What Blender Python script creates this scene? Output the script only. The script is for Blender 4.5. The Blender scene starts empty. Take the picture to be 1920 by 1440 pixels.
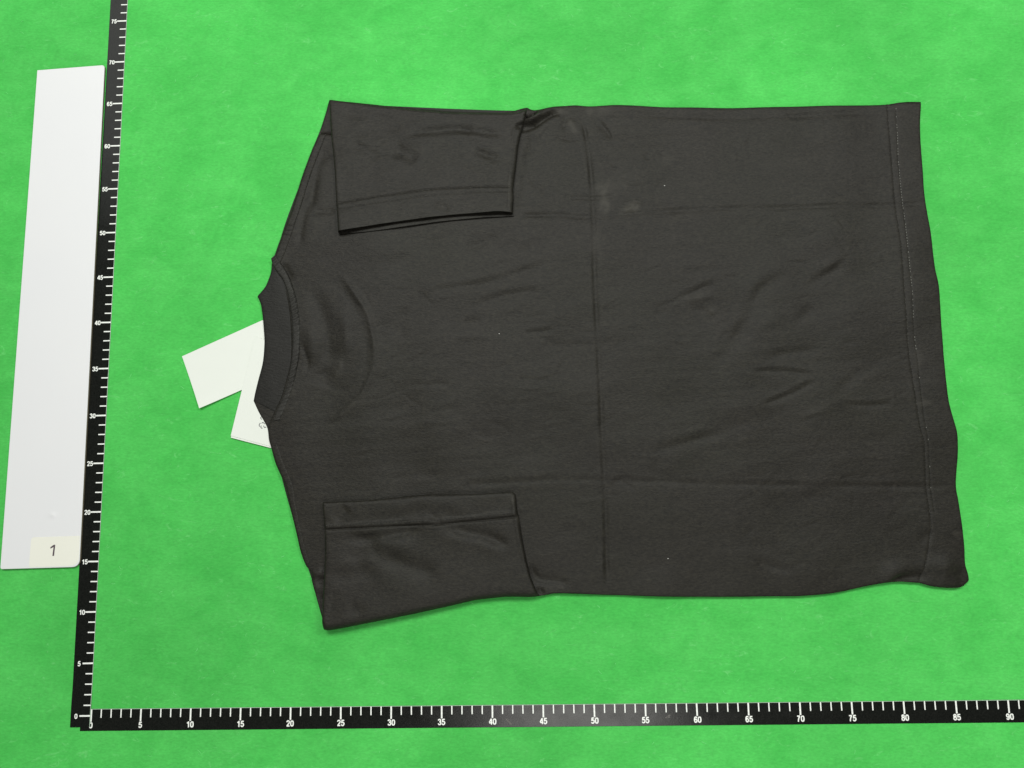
import bpy, bmesh, math, random
import numpy as np
from mathutils import Matrix, Vector

# ---------------------------------------------------------------- camera, light, exposure
S = 0.01                                   # everything below is laid out in centimetres on the table
sc = bpy.context.scene
COL = sc.collection
CAM_LOC = (44.1114, 22.0982, 73.0925)
CAM_ROT = [[0.999553, 0.019982, 0.022223], [-0.016867, 0.991046, -0.132454], [-0.024671, 0.13202, 0.99094]]
CAM_LENS = 24.830
cam_data = bpy.data.cameras.new('camera')
cam_data.lens = CAM_LENS
cam_data.sensor_width = 36.0
cam_data.clip_start = 0.01
cam_data.clip_end = 50
cam = bpy.data.objects.new('camera', cam_data)
COL.objects.link(cam)
mw = Matrix(CAM_ROT).to_4x4()
mw.translation = Vector(CAM_LOC) * S
cam.matrix_world = mw
sc.camera = cam

world = bpy.data.worlds.new('World')
sc.world = world
world.use_nodes = True
wb = world.node_tree.nodes['Background']
wb.inputs[0].default_value = (0.98, 1.0, 0.97, 1)
wb.inputs[1].default_value = 0.085          # light bounced off the walls of the photo room

def area(name, loc, target, sx, sy, watts, color):
    d = bpy.data.lights.new(name, 'AREA')
    d.shape = 'RECTANGLE'; d.size = sx * S; d.size_y = sy * S
    d.energy = watts; d.color = color
    o = bpy.data.objects.new(name, d); COL.objects.link(o)
    o.location = Vector(loc) * S
    o.rotation_euler = (Vector(target) - Vector(loc)).to_track_quat('-Z', 'Y').to_euler()
    return o
area('ceiling_panel_main', (12, 114, 165), (30, 60, 0), 75, 50, 20.5, (0.985, 1.0, 0.95))
area('ceiling_panel_right', (132, 112, 155), (75, 45, 0), 70, 45, 16.0, (0.985, 1.0, 0.95))
area('ceiling_panel_far', (-105, 195, 165), (20, 60, 0), 110, 120, 5.5, (0.985, 1.0, 0.96))
area('ceiling_panel_near', (56, -90, 130), (57, -50, 0), 50, 125, 11.0, (1.0, 0.985, 0.94))

vs = sc.view_settings
vs.view_transform = 'Standard'; vs.look = 'None'; vs.exposure = 0.0; vs.gamma = 1.0
vs.use_curve_mapping = False

# ---------------------------------------------------------------- materials
def new_mat(name):
    m = bpy.data.materials.new(name); m.use_nodes = True
    nt = m.node_tree
    return m, nt, nt.nodes['Principled BSDF']
def N(nt, kind, **kw):
    n = nt.nodes.new(kind)
    for k, v in kw.items(): setattr(n, k, v)
    return n
def noise(nt, scale, detail=3, rough=.5, vec=None, dist=0):
    n = N(nt, 'ShaderNodeTexNoise')
    n.inputs['Scale'].default_value = scale; n.inputs['Detail'].default_value = detail
    n.inputs['Roughness'].default_value = rough; n.inputs['Distortion'].default_value = dist
    if vec is not None: nt.links.new(vec, n.inputs['Vector'])
    return n
def objcoord(nt, scale=(1, 1, 1), rot=0):
    t = N(nt, 'ShaderNodeTexCoord'); mp = N(nt, 'ShaderNodeMapping')
    mp.inputs['Scale'].default_value = scale; mp.inputs['Rotation'].default_value = (0, 0, rot)
    nt.links.new(t.outputs['Object'], mp.inputs['Vector'])
    return mp.outputs['Vector']
def maprange(nt, sock, a, b, c, d):
    n = N(nt, 'ShaderNodeMapRange')
    n.inputs[1].default_value = a; n.inputs[2].default_value = b; n.inputs[3].default_value = c; n.inputs[4].default_value = d
    nt.links.new(sock, n.inputs[0]); return n.outputs[0]
def mth(nt, op, a, b):
    n = N(nt, 'ShaderNodeMath', operation=op)
    for i, v in enumerate((a, b)):
        if isinstance(v, (int, float)): n.inputs[i].default_value = v
        else: nt.links.new(v, n.inputs[i])
    return n.outputs[0]
def mix(nt, fac, a, b, mode='MIX'):
    n = N(nt, 'ShaderNodeMix', data_type='RGBA', blend_type=mode)
    for idx, v in ((0, fac), (6, a), (7, b)):
        if isinstance(v, (int, float)): n.inputs[idx].default_value = v
        elif isinstance(v, tuple): n.inputs[idx].default_value = (*v, 1)
        else: nt.links.new(v, n.inputs[idx])
    return n.outputs[2]
def bump(nt, height, strength, dist, bsdf, prev=None):
    b = N(nt, 'ShaderNodeBump'); b.inputs['Strength'].default_value = strength; b.inputs['Distance'].default_value = dist
    nt.links.new(height, b.inputs['Height'])
    if prev is not None: nt.links.new(prev, b.inputs['Normal'])
    nt.links.new(b.outputs[0], bsdf.inputs['Normal']); return b.outputs[0]

def cotton(name, base, var=0.3, rib=0.0):
    m, nt, b = new_mat(name)
    v = objcoord(nt)
    vx = objcoord(nt, (0.45, 1, 1))
    big = noise(nt, 9, 3, .55, v)
    tint = noise(nt, 9, 2, .5, objcoord(nt, (1, 1.3, 1)))
    grain = noise(nt, 620, 2, .75, vx)
    fuzz = noise(nt, 210, 3, .7, vx)
    c = mix(nt, maprange(nt, tint.outputs[0], .36, .64, 0, 1), tuple(x * y for x, y in zip(base, (.99, 1.01, .97))), tuple(x * y for x, y in zip(base, (1.015, .99, 1.02))))
    g = mth(nt, 'MULTIPLY', maprange(nt, grain.outputs[0], .3, .7, 1 - var, 1 + var), maprange(nt, fuzz.outputs[0], .3, .7, 1 - var * .35, 1 + var * .35))
    g = mth(nt, 'MULTIPLY', g, maprange(nt, big.outputs[0], .3, .7, .93, 1.07))
    vm = N(nt, 'ShaderNodeVectorMath', operation='SCALE')
    nt.links.new(c, vm.inputs[0]); nt.links.new(g, vm.inputs['Scale'])
    a = N(nt, 'ShaderNodeAttribute', attribute_name='worn_sheen')
    cc = mix(nt, a.outputs['Fac'], vm.outputs[0], tuple(min(1, x * 2.6 + .012) for x in base))  # paler base colour stands in for the sheen of worn creases
    nt.links.new(cc, b.inputs['Base Color'])
    b.inputs['Roughness'].default_value = .59
    b.inputs['Specular IOR Level'].default_value = .275
    b.inputs['Sheen Weight'].default_value = .0
    b.inputs['Sheen Roughness'].default_value = .6
    weave = mth(nt, 'ADD', grain.outputs[0], fuzz.outputs[0])
    bump(nt, weave, .42, .0008, b)
    return m
M_SHIRT = cotton('black_cotton', (.0150, .0136, .0102), .50)
M_RIB = cotton('black_rib_knit', (.0110, .0106, .0088), .26)
M_TAPE = cotton('black_seam_tape', (.0215, .0208, .0178), .32)
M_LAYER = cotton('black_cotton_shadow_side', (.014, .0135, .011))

def plain(name, col, rough=.6, spec=.5):
    m, nt, b = new_mat(name)
    n = noise(nt, 400, 2, .6, objcoord(nt))
    f = maprange(nt, n.outputs[0], .3, .7, .9, 1.1)
    vm = N(nt, 'ShaderNodeVectorMath', operation='SCALE'); vm.inputs[0].default_value = col
    nt.links.new(f, vm.inputs['Scale']); nt.links.new(vm.outputs[0], b.inputs['Base Color'])
    b.inputs['Roughness'].default_value = rough; b.inputs['Specular IOR Level'].default_value = spec
    return m
M_THREAD = plain('black_thread', (.018, .0175, .015), .6, .4)
M_DARKTHREAD = plain('dark_thread', (.018, .018, .016), .7, .2)
M_PALE = plain('dusty_thread', (.20, .20, .18), .8, .2)
M_DUST = plain('faded_thread', (.065, .065, .057), .8, .2)
M_INK = plain('tape_white_print', (.90, .93, .88), .5, .3)
M_CUT = plain('tape_cut_edge', (.34, .46, .35), .45, .5)
M_NUM = plain('number_ink', (.10, .075, .09), .6, .3)
M_MARK = plain('tag_grey_ink', (.12, .12, .13), .6, .3)
M_LINT = plain('white_lint', (.5, .5, .47), .8, .2)

def mat_tape():
    m, nt, b = new_mat('black_tape_vinyl')
    n = noise(nt, 900, 2, .7, objcoord(nt))
    n2 = noise(nt, 60, 3, .6, objcoord(nt))
    c = mix(nt, maprange(nt, n.outputs[0], .35, .7, 0, 1), (.004, .005, .004), (.012, .013, .011))
    nt.links.new(c, b.inputs['Base Color'])
    nt.links.new(maprange(nt, n2.outputs[0], 0.3, .7, .17, .25), b.inputs['Roughness'])
    b.inputs['Specular IOR Level'].default_value = .36
    bump(nt, n.outputs[0], .10, .0003, b)
    return m
M_VINYL = mat_tape()

def mat_board():
    m, nt, b = new_mat('white_board_plastic')
    n = noise(nt, 5, 3, .5, objcoord(nt)); f = noise(nt, 190, 1, .5, objcoord(nt, (1, .6, 1)))
    c = mix(nt, maprange(nt, n.outputs[0], .3, .7, 0, 1), (.775, .78, .80), (.80, .803, .815))
    nt.links.new(c, b.inputs["Base Color"])
    b.inputs['Roughness'].default_value = .42; b.inputs['Specular IOR Level'].default_value = .5
    n3 = noise(nt, 25, 2, .5, objcoord(nt)); bump(nt, n3.outputs[0], .05, .002, b)
    return m
M_BOARD = mat_board()
M_CORE = plain('board_brown_core', (.22, .19, .13), .8, .2)

def mat_paper(name, col):
    m, nt, b = new_mat(name)
    n = noise(nt, 12, 3, .5, objcoord(nt)); g = noise(nt, 900, 2, .5, objcoord(nt))
    c = mix(nt, maprange(nt, n.outputs[0], .3, .7, 0, 1), tuple(x * .96 for x in col), col)
    nt.links.new(c, b.inputs['Base Color']); b.inputs['Roughness'].default_value = .7; b.inputs['Specular IOR Level'].default_value = .3
    bump(nt, g.outputs[0], .08, .0003, b)
    return m
M_PAPER = mat_paper('tag_card', (.775, .805, .75))
M_STICK = mat_paper('cream_sticker', (.84, .84, .755))

def mat_felt():
    m, nt, b = new_mat('green_felt')
    v = objcoord(nt); vx = objcoord(nt, (.45, 1, 1), .15)
    b0 = noise(nt, 1.6, 3, .55, v, .3)
    b1 = noise(nt, 5, 4, .55, v, .4)
    b2 = noise(nt, 26, 4, .6, objcoord(nt, (.8, 1, 1)), .6)
    b3 = noise(nt, 105, 4, .65, vx, .8)
    b4 = noise(nt, 520, 2, .7, vx)
    s = mth(nt, 'MULTIPLY', maprange(nt, b1.outputs[0], .3, .7, .93, 1.07), maprange(nt, b2.outputs[0], .3, .7, .96, 1.045))
    s = mth(nt, 'MULTIPLY', s, maprange(nt, b3.outputs[0], .3, .7, .94, 1.06))
    s = mth(nt, 'MULTIPLY', s, maprange(nt, b4.outputs[0], .3, .7, .90, 1.10))
    s = mth(nt, 'MULTIPLY', s, maprange(nt, b0.outputs[0], .32, .68, .89, 1.11))
    br = noise(nt, 9, 4, .6, objcoord(nt, (1, .12, 1), .06), .5)                   # brushed streaks in the nap
    s = mth(nt, 'MULTIPLY', s, maprange(nt, br.outputs[0], .3, .7, .955, 1.045))
    hue = mix(nt, maprange(nt, b2.outputs[0], .35, .65, 0, 1), (.070, .505, .090), (.084, .525, .102))
    vm = N(nt, 'ShaderNodeVectorMath', operation='SCALE')
    nt.links.new(hue, vm.inputs[0]); nt.links.new(s, vm.inputs['Scale'])
    fl = noise(nt, 85, 5, .75, objcoord(nt, (.5, 1, 1), -.5), 1.6)
    c = mix(nt, maprange(nt, fl.outputs[0], .60, .74, 0, .42), vm.outputs[0], (.25, .74, .27))
    nt.links.new(c, b.inputs['Base Color'])
    b.inputs['Roughness'].default_value = .95; b.inputs['Specular IOR Level'].default_value = .12
    b.inputs['Sheen Weight'].default_value = .06; b.inputs['Sheen Roughness'].default_value = .5
    h = mth(nt, 'ADD', b3.outputs[0], mth(nt, 'MULTIPLY', b4.outputs[0], .35))
    p = bump(nt, h, .18, .0012, b)
    bump(nt, b2.outputs[0], .10, .006, b, p)
    return m
M_FELT = mat_felt()
M_FIBRE = plain('pale_green_fibre', (.17, .66, .20), .9, .1)

# ---------------------------------------------------------------- helpers
def link(o, parent=None):
    COL.objects.link(o)
    if parent is not None: o.parent = parent
    return o
def mesh_obj(name, verts, faces, mats, parent=None, smooth=True, worn_sheen=None, midx=None):
    me = bpy.data.meshes.new(name)
    v = np.asarray(verts, float) * S
    me.from_pydata(v.tolist() if len(v) < 3000 else v, [], faces if isinstance(faces, list) else faces.tolist())
    for m in (mats if isinstance(mats, (list, tuple)) else [mats]): me.materials.append(m)
    if midx is not None: me.polygons.foreach_set('material_index', np.asarray(midx, dtype=np.int32))
    if smooth: me.polygons.foreach_set('use_smooth', np.ones(len(me.polygons), dtype=bool))
    if worn_sheen is not None:
        a = me.attributes.new('worn_sheen', 'FLOAT', 'POINT'); a.data.foreach_set('value', np.asarray(worn_sheen, dtype=np.float32))
    me.update()
    return link(bpy.data.objects.new(name, me), parent)
def empty(name, loc):
    o = bpy.data.objects.new(name, None); o.empty_display_size = .02
    o.location = Vector(loc) * S
    return link(o)
def tag(o, label=None, cat=None, group=None, kind=None):
    for k, v in (('label', label), ('category', cat), ('group', group), ('kind', kind)):
        if v: o[k] = v
    return o

def spline(pts, n, corners=()):
    """points along a polyline smoothed by Catmull-Rom, n samples by arc length"""
    P = np.asarray(pts, float)
    out = []
    for i in range(len(P) - 1):
        p1, p2 = P[i], P[i + 1]
        p0 = P[i - 1] if i > 0 and i not in corners else 2 * p1 - p2
        p3 = P[i + 2] if i + 2 < len(P) and (i + 1) not in corners else 2 * p2 - p1
        L = np.linalg.norm(p2 - p1)
        def tang(a, c, e):                                   # tangent limited to the segment's length
            t = (e - a); l = np.linalg.norm(t) + 1e-9
            return t / l * L * .9
        m1, m2 = tang(p0, p1, p2), tang(p1, p2, p3)
        t = np.linspace(0, 1, 12, endpoint=False)[:, None]
        out.append((2*t**3-3*t**2+1)*p1 + (t**3-2*t**2+t)*m1 + (-2*t**3+3*t**2)*p2 + (t**3-t**2)*m2)
    out.append(P[-1:]); Q = np.concatenate(out)
    s = np.r_[0, np.cumsum(np.linalg.norm(np.diff(Q, axis=0), axis=1))]
    tt = np.asarray(n) if np.ndim(n) else np.linspace(0, 1, n)
    tt = tt * s[-1]
    return np.stack([np.interp(tt, s, Q[:, k]) for k in (0, 1)], 1)

def params(n, fine):
    """0..1 with extra samples crowded at both ends (fine = list of small offsets)"""
    f = np.array(fine)
    return np.unique(np.round(np.r_[0, f, np.linspace(f[-1] * 1.6, 1 - f[-1] * 1.6, n), 1 - f[::-1], 1], 6))

def coons(T, B, L, R, u, v):
    """T, B run left to right, L, R run top to bottom; all are control polylines (cm)"""
    t, b, l, r = spline(T, u), spline(B, u), spline(L, v), spline(R, v)
    U, V = np.meshgrid(u, v)
    U = U[..., None]; V = V[..., None]
    c = (1-V)*t[None] + V*b[None] + (1-U)*l[:, None] + U*r[:, None] \
        - ((1-U)*(1-V)*t[0] + U*(1-V)*t[-1] + (1-U)*V*b[0] + U*V*b[-1])
    return c[..., 0], c[..., 1]

def seg_dist(X, Y, poly, signed=False):
    """distance to a polyline, arc position 0..1, (signed: + on the left of its direction)"""
    P = np.asarray(poly, float)
    best = np.full(X.shape, 1e9); pos = np.zeros(X.shape); sg = np.ones(X.shape)
    s = np.r_[0, np.cumsum(np.linalg.norm(np.diff(P, axis=0), axis=1))]
    for i in range(len(P) - 1):
        a, b = P[i], P[i + 1]; d = b - a; L2 = d @ d + 1e-12
        t = np.clip(((X - a[0]) * d[0] + (Y - a[1]) * d[1]) / L2, 0, 1)
        dx = X - a[0] - t * d[0]; dy = Y - a[1] - t * d[1]
        q = np.hypot(dx, dy); m = q < best
        best[m] = q[m]; pos[m] = (s[i] + t[m] * (s[i + 1] - s[i])) / s[-1]
        sg[m] = np.where(d[0] * dy[m] - d[1] * dx[m] >= 0, 1, -1)
    return best, pos, sg

GAIN = 2.1
def features(X, Y, feats):
    """sum of creases: (kind, width, height, taper, polyline)"""
    Z = np.zeros(X.shape)
    for kind, w, a, tp, poly in feats:
        P = np.asarray(poly); r = 5.0 * w
        m = (X > P[:, 0].min() - r) & (X < P[:, 0].max() + r) & (Y > P[:, 1].min() - r) & (Y < P[:, 1].max() + r)
        if not m.any(): continue
        Q = spline(poly, 30) if len(poly) > 2 else P
        d, s, sg = seg_dist(X[m], Y[m], Q)
        env = np.ones(d.shape)
        if tp > 0: env = np.clip(np.minimum(s, 1 - s) / tp, 0, 1); env = env * env * (3 - 2 * env)
        ph = P[0, 0] * 1.7 + P[0, 1] * 2.3; ln = np.hypot(*np.diff(P, axis=0).T).sum()
        if tp > 0: env = env * (.72 + .2 * np.sin(s * ln / 2.1 + ph) + .18 * np.sin(s * ln / .83 + 2 * ph))
        core = (.78 * np.exp(-(d / w) ** 2) + .22 * np.exp(-(d / (2.4 * w)) ** 2)) if tp > 0 else np.exp(-(d / w) ** 2)
        if kind == 'ridge': z = core
        elif kind == 'groove': z = -core
        elif kind == 'step':                                # high on the left of the direction, low on its right
            z = np.tanh(sg * d / w) * np.exp(-(d / (2.4 * w)) ** 2)
        elif kind == 'fold':                                # groove with a soft lip on its left side
            z = -core + .38 * np.exp(-((d * sg - 1.7 * w) / (1.3 * w)) ** 2)
        Z[m] += GAIN * a * env * z
    return Z

def wob(X, Y, scale, seed, n=14, stretch=1.0):
    """smooth random height field, about -1..1"""
    r = np.random.RandomState(seed); Z = np.zeros(X.shape)
    for i in range(n):
        k = 2 * math.pi / scale * r.uniform(.45, 1.4); a = r.uniform(0, 2 * math.pi); p = r.uniform(0, 6.283)
        Z += np.sin(k * (math.cos(a) * X / stretch + math.sin(a) * Y) + p)
    return Z / math.sqrt(n)

def edge(d, r):
    q = np.clip(d / r, 0, 1)
    return np.sqrt(np.clip(1 - (1 - q) ** 2, 0, 1))

def panel(name, X, Y, Z, mat, parent, thick=None, bottom=None, worn_sheen=None, inset=0.0):
    """closed sheet: the grid X, Y, Z, an underside thick below it (or at height bottom) and a rim"""
    nv, nu = X.shape
    top = np.stack([X, Y, Z], -1).reshape(-1, 3)
    zb = np.full(X.shape, bottom) if bottom is not None else Z - thick
    bx, by = X, Y
    if inset:
        cx, cy = X.mean(), Y.mean(); ex = 1 - inset / (X.max() - X.min()) * 2; ey = 1 - inset / (Y.max() - Y.min()) * 2
        bx = cx + (X - cx) * ex; by = cy + (Y - cy) * ey
    bot = np.stack([bx, by, zb], -1).reshape(-1, 3)
    I = np.arange(nv * nu).reshape(nv, nu)
    q = np.stack([I[:-1, :-1], I[1:, :-1], I[1:, 1:], I[:-1, 1:]], -1).reshape(-1, 4)
    qb = q[:, ::-1] + nv * nu
    ring = np.r_[I[0, :-1], I[:-1, -1], I[-1, :0:-1], I[:0:-1, 0]]
    nx = np.roll(ring, -1)
    rim = np.stack([ring, nx, nx + nv * nu, ring + nv * nu], -1)
    # orientation: make the top face up
    ax, ay = X[0, -1] - X[0, 0], Y[0, -1] - Y[0, 0]; bx2, by2 = X[-1, 0] - X[0, 0], Y[-1, 0] - Y[0, 0]
    F = np.concatenate([q, qb, rim])
    if ax * by2 - ay * bx2 > 0: F = F[:, ::-1]
    w = None
    if worn_sheen is not None: w = np.r_[worn_sheen.reshape(-1), worn_sheen.reshape(-1) * 0]
    o = mesh_obj(name, np.concatenate([top, bot]), F, mat, parent, worn_sheen=w)
    sh = np.zeros(len(o.data.polygons), dtype=bool); sh[:len(q)] = True      # the cut rim and underside stay crisp
    o.data.polygons.foreach_set('use_smooth', sh)
    o.data.set_sharp_from_angle(angle=math.radians(62))
    return o

def stitches(name, line, zf, parent, pitch=.34, length=.2, width=.07, height=.03, seed=0, pale=None, mats=None, across=False):
    """one row of machine stitches, each a small raised bar"""
    rnd = random.Random(seed)
    L = np.linalg.norm(np.diff(np.asarray(line), axis=0), axis=1).sum()
    n = int(L / pitch); Q = spline(line, np.linspace(0, 1, n * 2 + 1))
    V, F, MI = [], [], []
    zz = zf(Q[:, 0], Q[:, 1])
    for i in range(n):
        a = Q[2 * i]; d = Q[2 * i + 1] - a; l = np.linalg.norm(d) + 1e-9; d = d / l; nrm = np.array([-d[1], d[0]])
        if across: d, nrm = nrm, -d
        le = length * rnd.uniform(.75, 1.15); z = zz[2 * i]; b = len(V)
        o = nrm * rnd.uniform(-.01, .01)
        for k, (s, t, h) in enumerate(((-.5, -.5, -.03), (.5, -.5, -.03), (.5, .5, -.03), (-.5, .5, -.03), (-.32, -.3, 1), (.32, -.3, 1), (.32, .3, 1), (-.32, .3, 1))):
            p = a + o + d * s * le + nrm * t * width
            V.append((p[0], p[1], z + (h * height if h > 0 else -.03)))
        F += [[b+4, b+5, b+6, b+7], [b, b+1, b+5, b+4], [b+1, b+2, b+6, b+5], [b+2, b+3, b+7, b+6], [b+3, b, b+4, b+7]]
        p = pale(i / n, rnd) if pale else 0
        MI += [p] * 5
    o = mesh_obj(name, V, F, mats or [M_THREAD, M_DUST, M_DARKTHREAD], parent, smooth=False, midx=MI)
    return tag(o, kind='stuff')

def ribbon(name, A, B, n, m, zf, rise, mat, parent, ripple=0, rl=.45, seed=3, skirt=None, prof=None, worn_sheen=0):
    """strip between two polylines, domed by rise over zf, puckered along its length"""
    u = np.linspace(0, 1, n); a, b = spline(A, u), spline(B, u)
    t = np.linspace(0, 1, m)[:, None, None]
    G = a[None] * (1 - t) + b[None] * t
    X, Y = G[..., 0], G[..., 1]
    T = np.repeat(t[..., 0], n, 1)
    L = np.linalg.norm(np.diff(a, axis=0), axis=1).sum()
    dome = np.sqrt(np.clip(1 - (2 * T - 1) ** 4, 0, 1)) if prof is None else prof(T)
    Z = zf(X, Y) + rise * dome
    if ripple:
        s = np.linspace(0, L, n)[None] * np.ones((m, 1))
        r = np.random.RandomState(seed)
        ph = s / rl * 2 * math.pi + 1.3 * np.sin(s * 1.1 + 1) + 1.1 * np.sin(s * 2.7) + (T - .5) * .8
        Z = Z + ripple * np.sin(ph) * dome * (.6 + .4 * np.sin(s * .9 + seed))
    return panel(name, X, Y, Z, mat, parent, thick=.1, bottom=skirt, worn_sheen=None)

# ---------------------------------------------------------------- the green felt
def build_felt():
    n = 60
    g = np.linspace(-150, 240, n); h = np.linspace(-160, 220, n)
    X, Y = np.meshgrid(g, h)
    I = np.arange(n * n).reshape(n, n)
    F = np.stack([I[:-1, :-1], I[:-1, 1:], I[1:, 1:], I[1:, :-1]], -1).reshape(-1, 4)
    o = mesh_obj('ground', np.stack([X, Y, 0 * X], -1).reshape(-1, 3), F, M_FELT)
    tag(o, 'bright green felt cloth spread flat under the shirt', None, None, 'structure')
    # loose pale fibres lying on the nap
    rnd = random.Random(11); V, F = [], []
    for i in range(500):
        x, y = rnd.uniform(-22, 105), rnd.uniform(-9, 82); a = rnd.gauss(.15, .7); l = rnd.uniform(.12, .5); c = rnd.uniform(-.9, .9)
        w = rnd.uniform(.012, .024); b = len(V)
        for k in range(4):
            s = k / 3 - .5; aa = a + c * s
            px, py = x + l * s * math.cos(aa), y + l * s * math.sin(aa); nx, ny = -math.sin(aa) * w, math.cos(aa) * w
            z = .012 + .02 * (1 - 4 * s * s)
            V += [(px - nx, py - ny, z), (px + nx, py + ny, z)]
        F += [[b + 2*k, b + 2*k + 2, b + 2*k + 3, b + 2*k + 1] for k in range(3)]
    o = mesh_obj('felt_fibres', V, F, M_FIBRE)
    tag(o, 'loose pale green fibres scattered over the felt cloth', None, None, 'stuff')
build_felt()

# ---------------------------------------------------------------- measuring tapes
VT_POS = (-0.079, -0.607)
VT_ANG = 0.00768
DIGITS = {   # bold sans strokes in a box .60 wide and 1 high, y up
 '0': [[(.30, .92), (.46, .84), (.52, .5), (.46, .16), (.30, .08), (.14, .16), (.08, .5), (.14, .84), (.30, .92)]],
 '1': [[(.38, 0), (.38, 1)], [(.36, .90), (.26, .78), (.10, .70)]],
 '2': [[(.08, .70), (.12, .86), (.30, .93), (.47, .84), (.50, .68), (.40, .48), (.20, .26), (.09, .08)], [(.03, .08), (.55, .08)]],
 '3': [[(.07, .74), (.14, .88), (.30, .93), (.45, .85), (.46, .66), (.34, .55), (.24, .53)], [(.30, .53), (.46, .45), (.51, .28), (.43, .12), (.29, .07), (.13, .12), (.06, .28)]],
 '4': [[(.43, 0), (.43, .98)], [(.39, .94), (.05, .34)], [(.02, .28), (.60, .28)]],
 '5': [[(.54, .92), (.15, .92)], [(.17, .98), (.10, .45)], [(.11, .50), (.20, .58), (.34, .60), (.48, .50), (.51, .32), (.43, .14), (.28, .07), (.13, .12), (.06, .26)]],
 '6': [[(.50, .76), (.44, .88), (.31, .93), (.16, .84), (.09, .58), (.09, .34), (.16, .14), (.30, .07), (.45, .14), (.51, .32), (.45, .50), (.31, .57), (.17, .50), (.10, .36)]],
 '7': [[(.04, .91), (.56, .91)], [(.50, .88), (.34, .62), (.25, .34), (.21, 0)]],
 '8': [[(.30, .54), (.15, .62), (.12, .76), (.18, .89), (.30, .93), (.42, .89), (.48, .76), (.45, .62), (.30, .54)], [(.30, .54), (.46, .46), (.52, .29), (.45, .13), (.30, .07), (.15, .13), (.08, .29), (.14, .46), (.30, .54)]],
 '9': [[(.10, .24), (.16, .12), (.29, .07), (.44, .16), (.51, .42), (.51, .66), (.44, .86), (.30, .93), (.15, .86), (.09, .68), (.15, .50), (.29, .43), (.43, .50), (.50, .64)]],
}
def stroke(V, F, pts, w, h, z0=0.0, curved=True):
    """a printed line of even width with a barely raised spine"""
    P = np.asarray(pts, float)
    Q = spline(P, 4 * len(P)) if curved and len(P) > 2 else P
    n = len(Q); b = len(V)
    for k in range(n):
        d = Q[min(k + 1, n - 1)] - Q[max(k - 1, 0)]; d = d / (np.linalg.norm(d) + 1e-9); m = np.array([-d[1], d[0]]) * w / 2
        V += [(*(Q[k] - m), z0), (*Q[k], z0 + h), (*(Q[k] + m), z0)]
    for k in range(n - 1):
        a = b + 3 * k
        F += [[a, a + 3, a + 4, a + 1], [a + 1, a + 4, a + 5, a + 2]]
_num = {}
def numeral_mesh(txt, size, mat, width=.20):
    k = (txt, size, mat.name)
    if k not in _num:
        V, F = [], []; adv = .66
        for i, ch in enumerate(txt):
            for si, st in enumerate(DIGITS[ch]):
                stroke(V, F, [(((x - .30) * .98 + (i - (len(txt) - 1) / 2) * adv) * size, (y - .5) * size) for x, y in st], width * size, .004 + .0007 * si)
        me = bpy.data.meshes.new('numeral'); me.from_pydata([tuple(c * S for c in v) for v in V], [], F); me.materials.append(mat)
        _num[k] = me
    return _num[k]
def bar_mesh(name, sx, sy, mat):
    """thin print bar centred on its own origin"""
    me = bpy.data.meshes.new(name); x, y, h = sx / 2 * S, sy / 2 * S, .005 * S
    V = [(-x, -y, 0), (x, -y, 0), (x, y, 0), (-x, y, 0), (-x, -y, h), (x, -y, h), (x, y, h), (-x, y, h)]
    me.from_pydata(V, [], [[4,5,6,7],[0,1,5,4],[1,2,6,5],[2,3,7,6],[3,0,4,7]]); me.materials.append(mat)
    return me
def tape_body(name, x0, x1, y0, y1, th, along_x, zf, e0=.006, e1=.022):
    """a strip with thickness; zf(s) is how far it is lifted at position s along its length"""
    n = 120
    s = np.linspace(x0, x1, n) if along_x else np.linspace(y0, y1, n)
    V, F, MI = [], [], []
    for k in range(n):
        z = zf(s[k])
        for (t, h) in ((0, 0), (0, th - .012), (e0, th), (1 - e1, th), (1, th - .012), (1, 0)):
            if along_x: V.append((s[k], y0 + (y1 - y0) * t, z + h))
            else: V.append((x0 + (x1 - x0) * t, s[k], z + h))
        if k:
            a, b = (k - 1) * 6, k * 6
            for j in range(6):
                q = [a + j, b + j, b + (j + 1) % 6, a + (j + 1) % 6]
                F.append(q[::-1] if not along_x else q); MI.append(1 if j in (3, 4) else 0)
    F.append([0, 1, 2, 3, 4, 5]); F.append([(n - 1) * 6 + j for j in range(5, -1, -1)]); MI += [1, 1]
    return mesh_obj(name, V, F, [M_VINYL, M_CUT], None, smooth=False, midx=MI)

def put(name, me, parent, x, y, z, rz=0):
    o = bpy.data.objects.new(name, me); o.location = (x * S, y * S, z * S); o.rotation_euler = (0, 0, rz)
    return link(o, parent)

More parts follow.
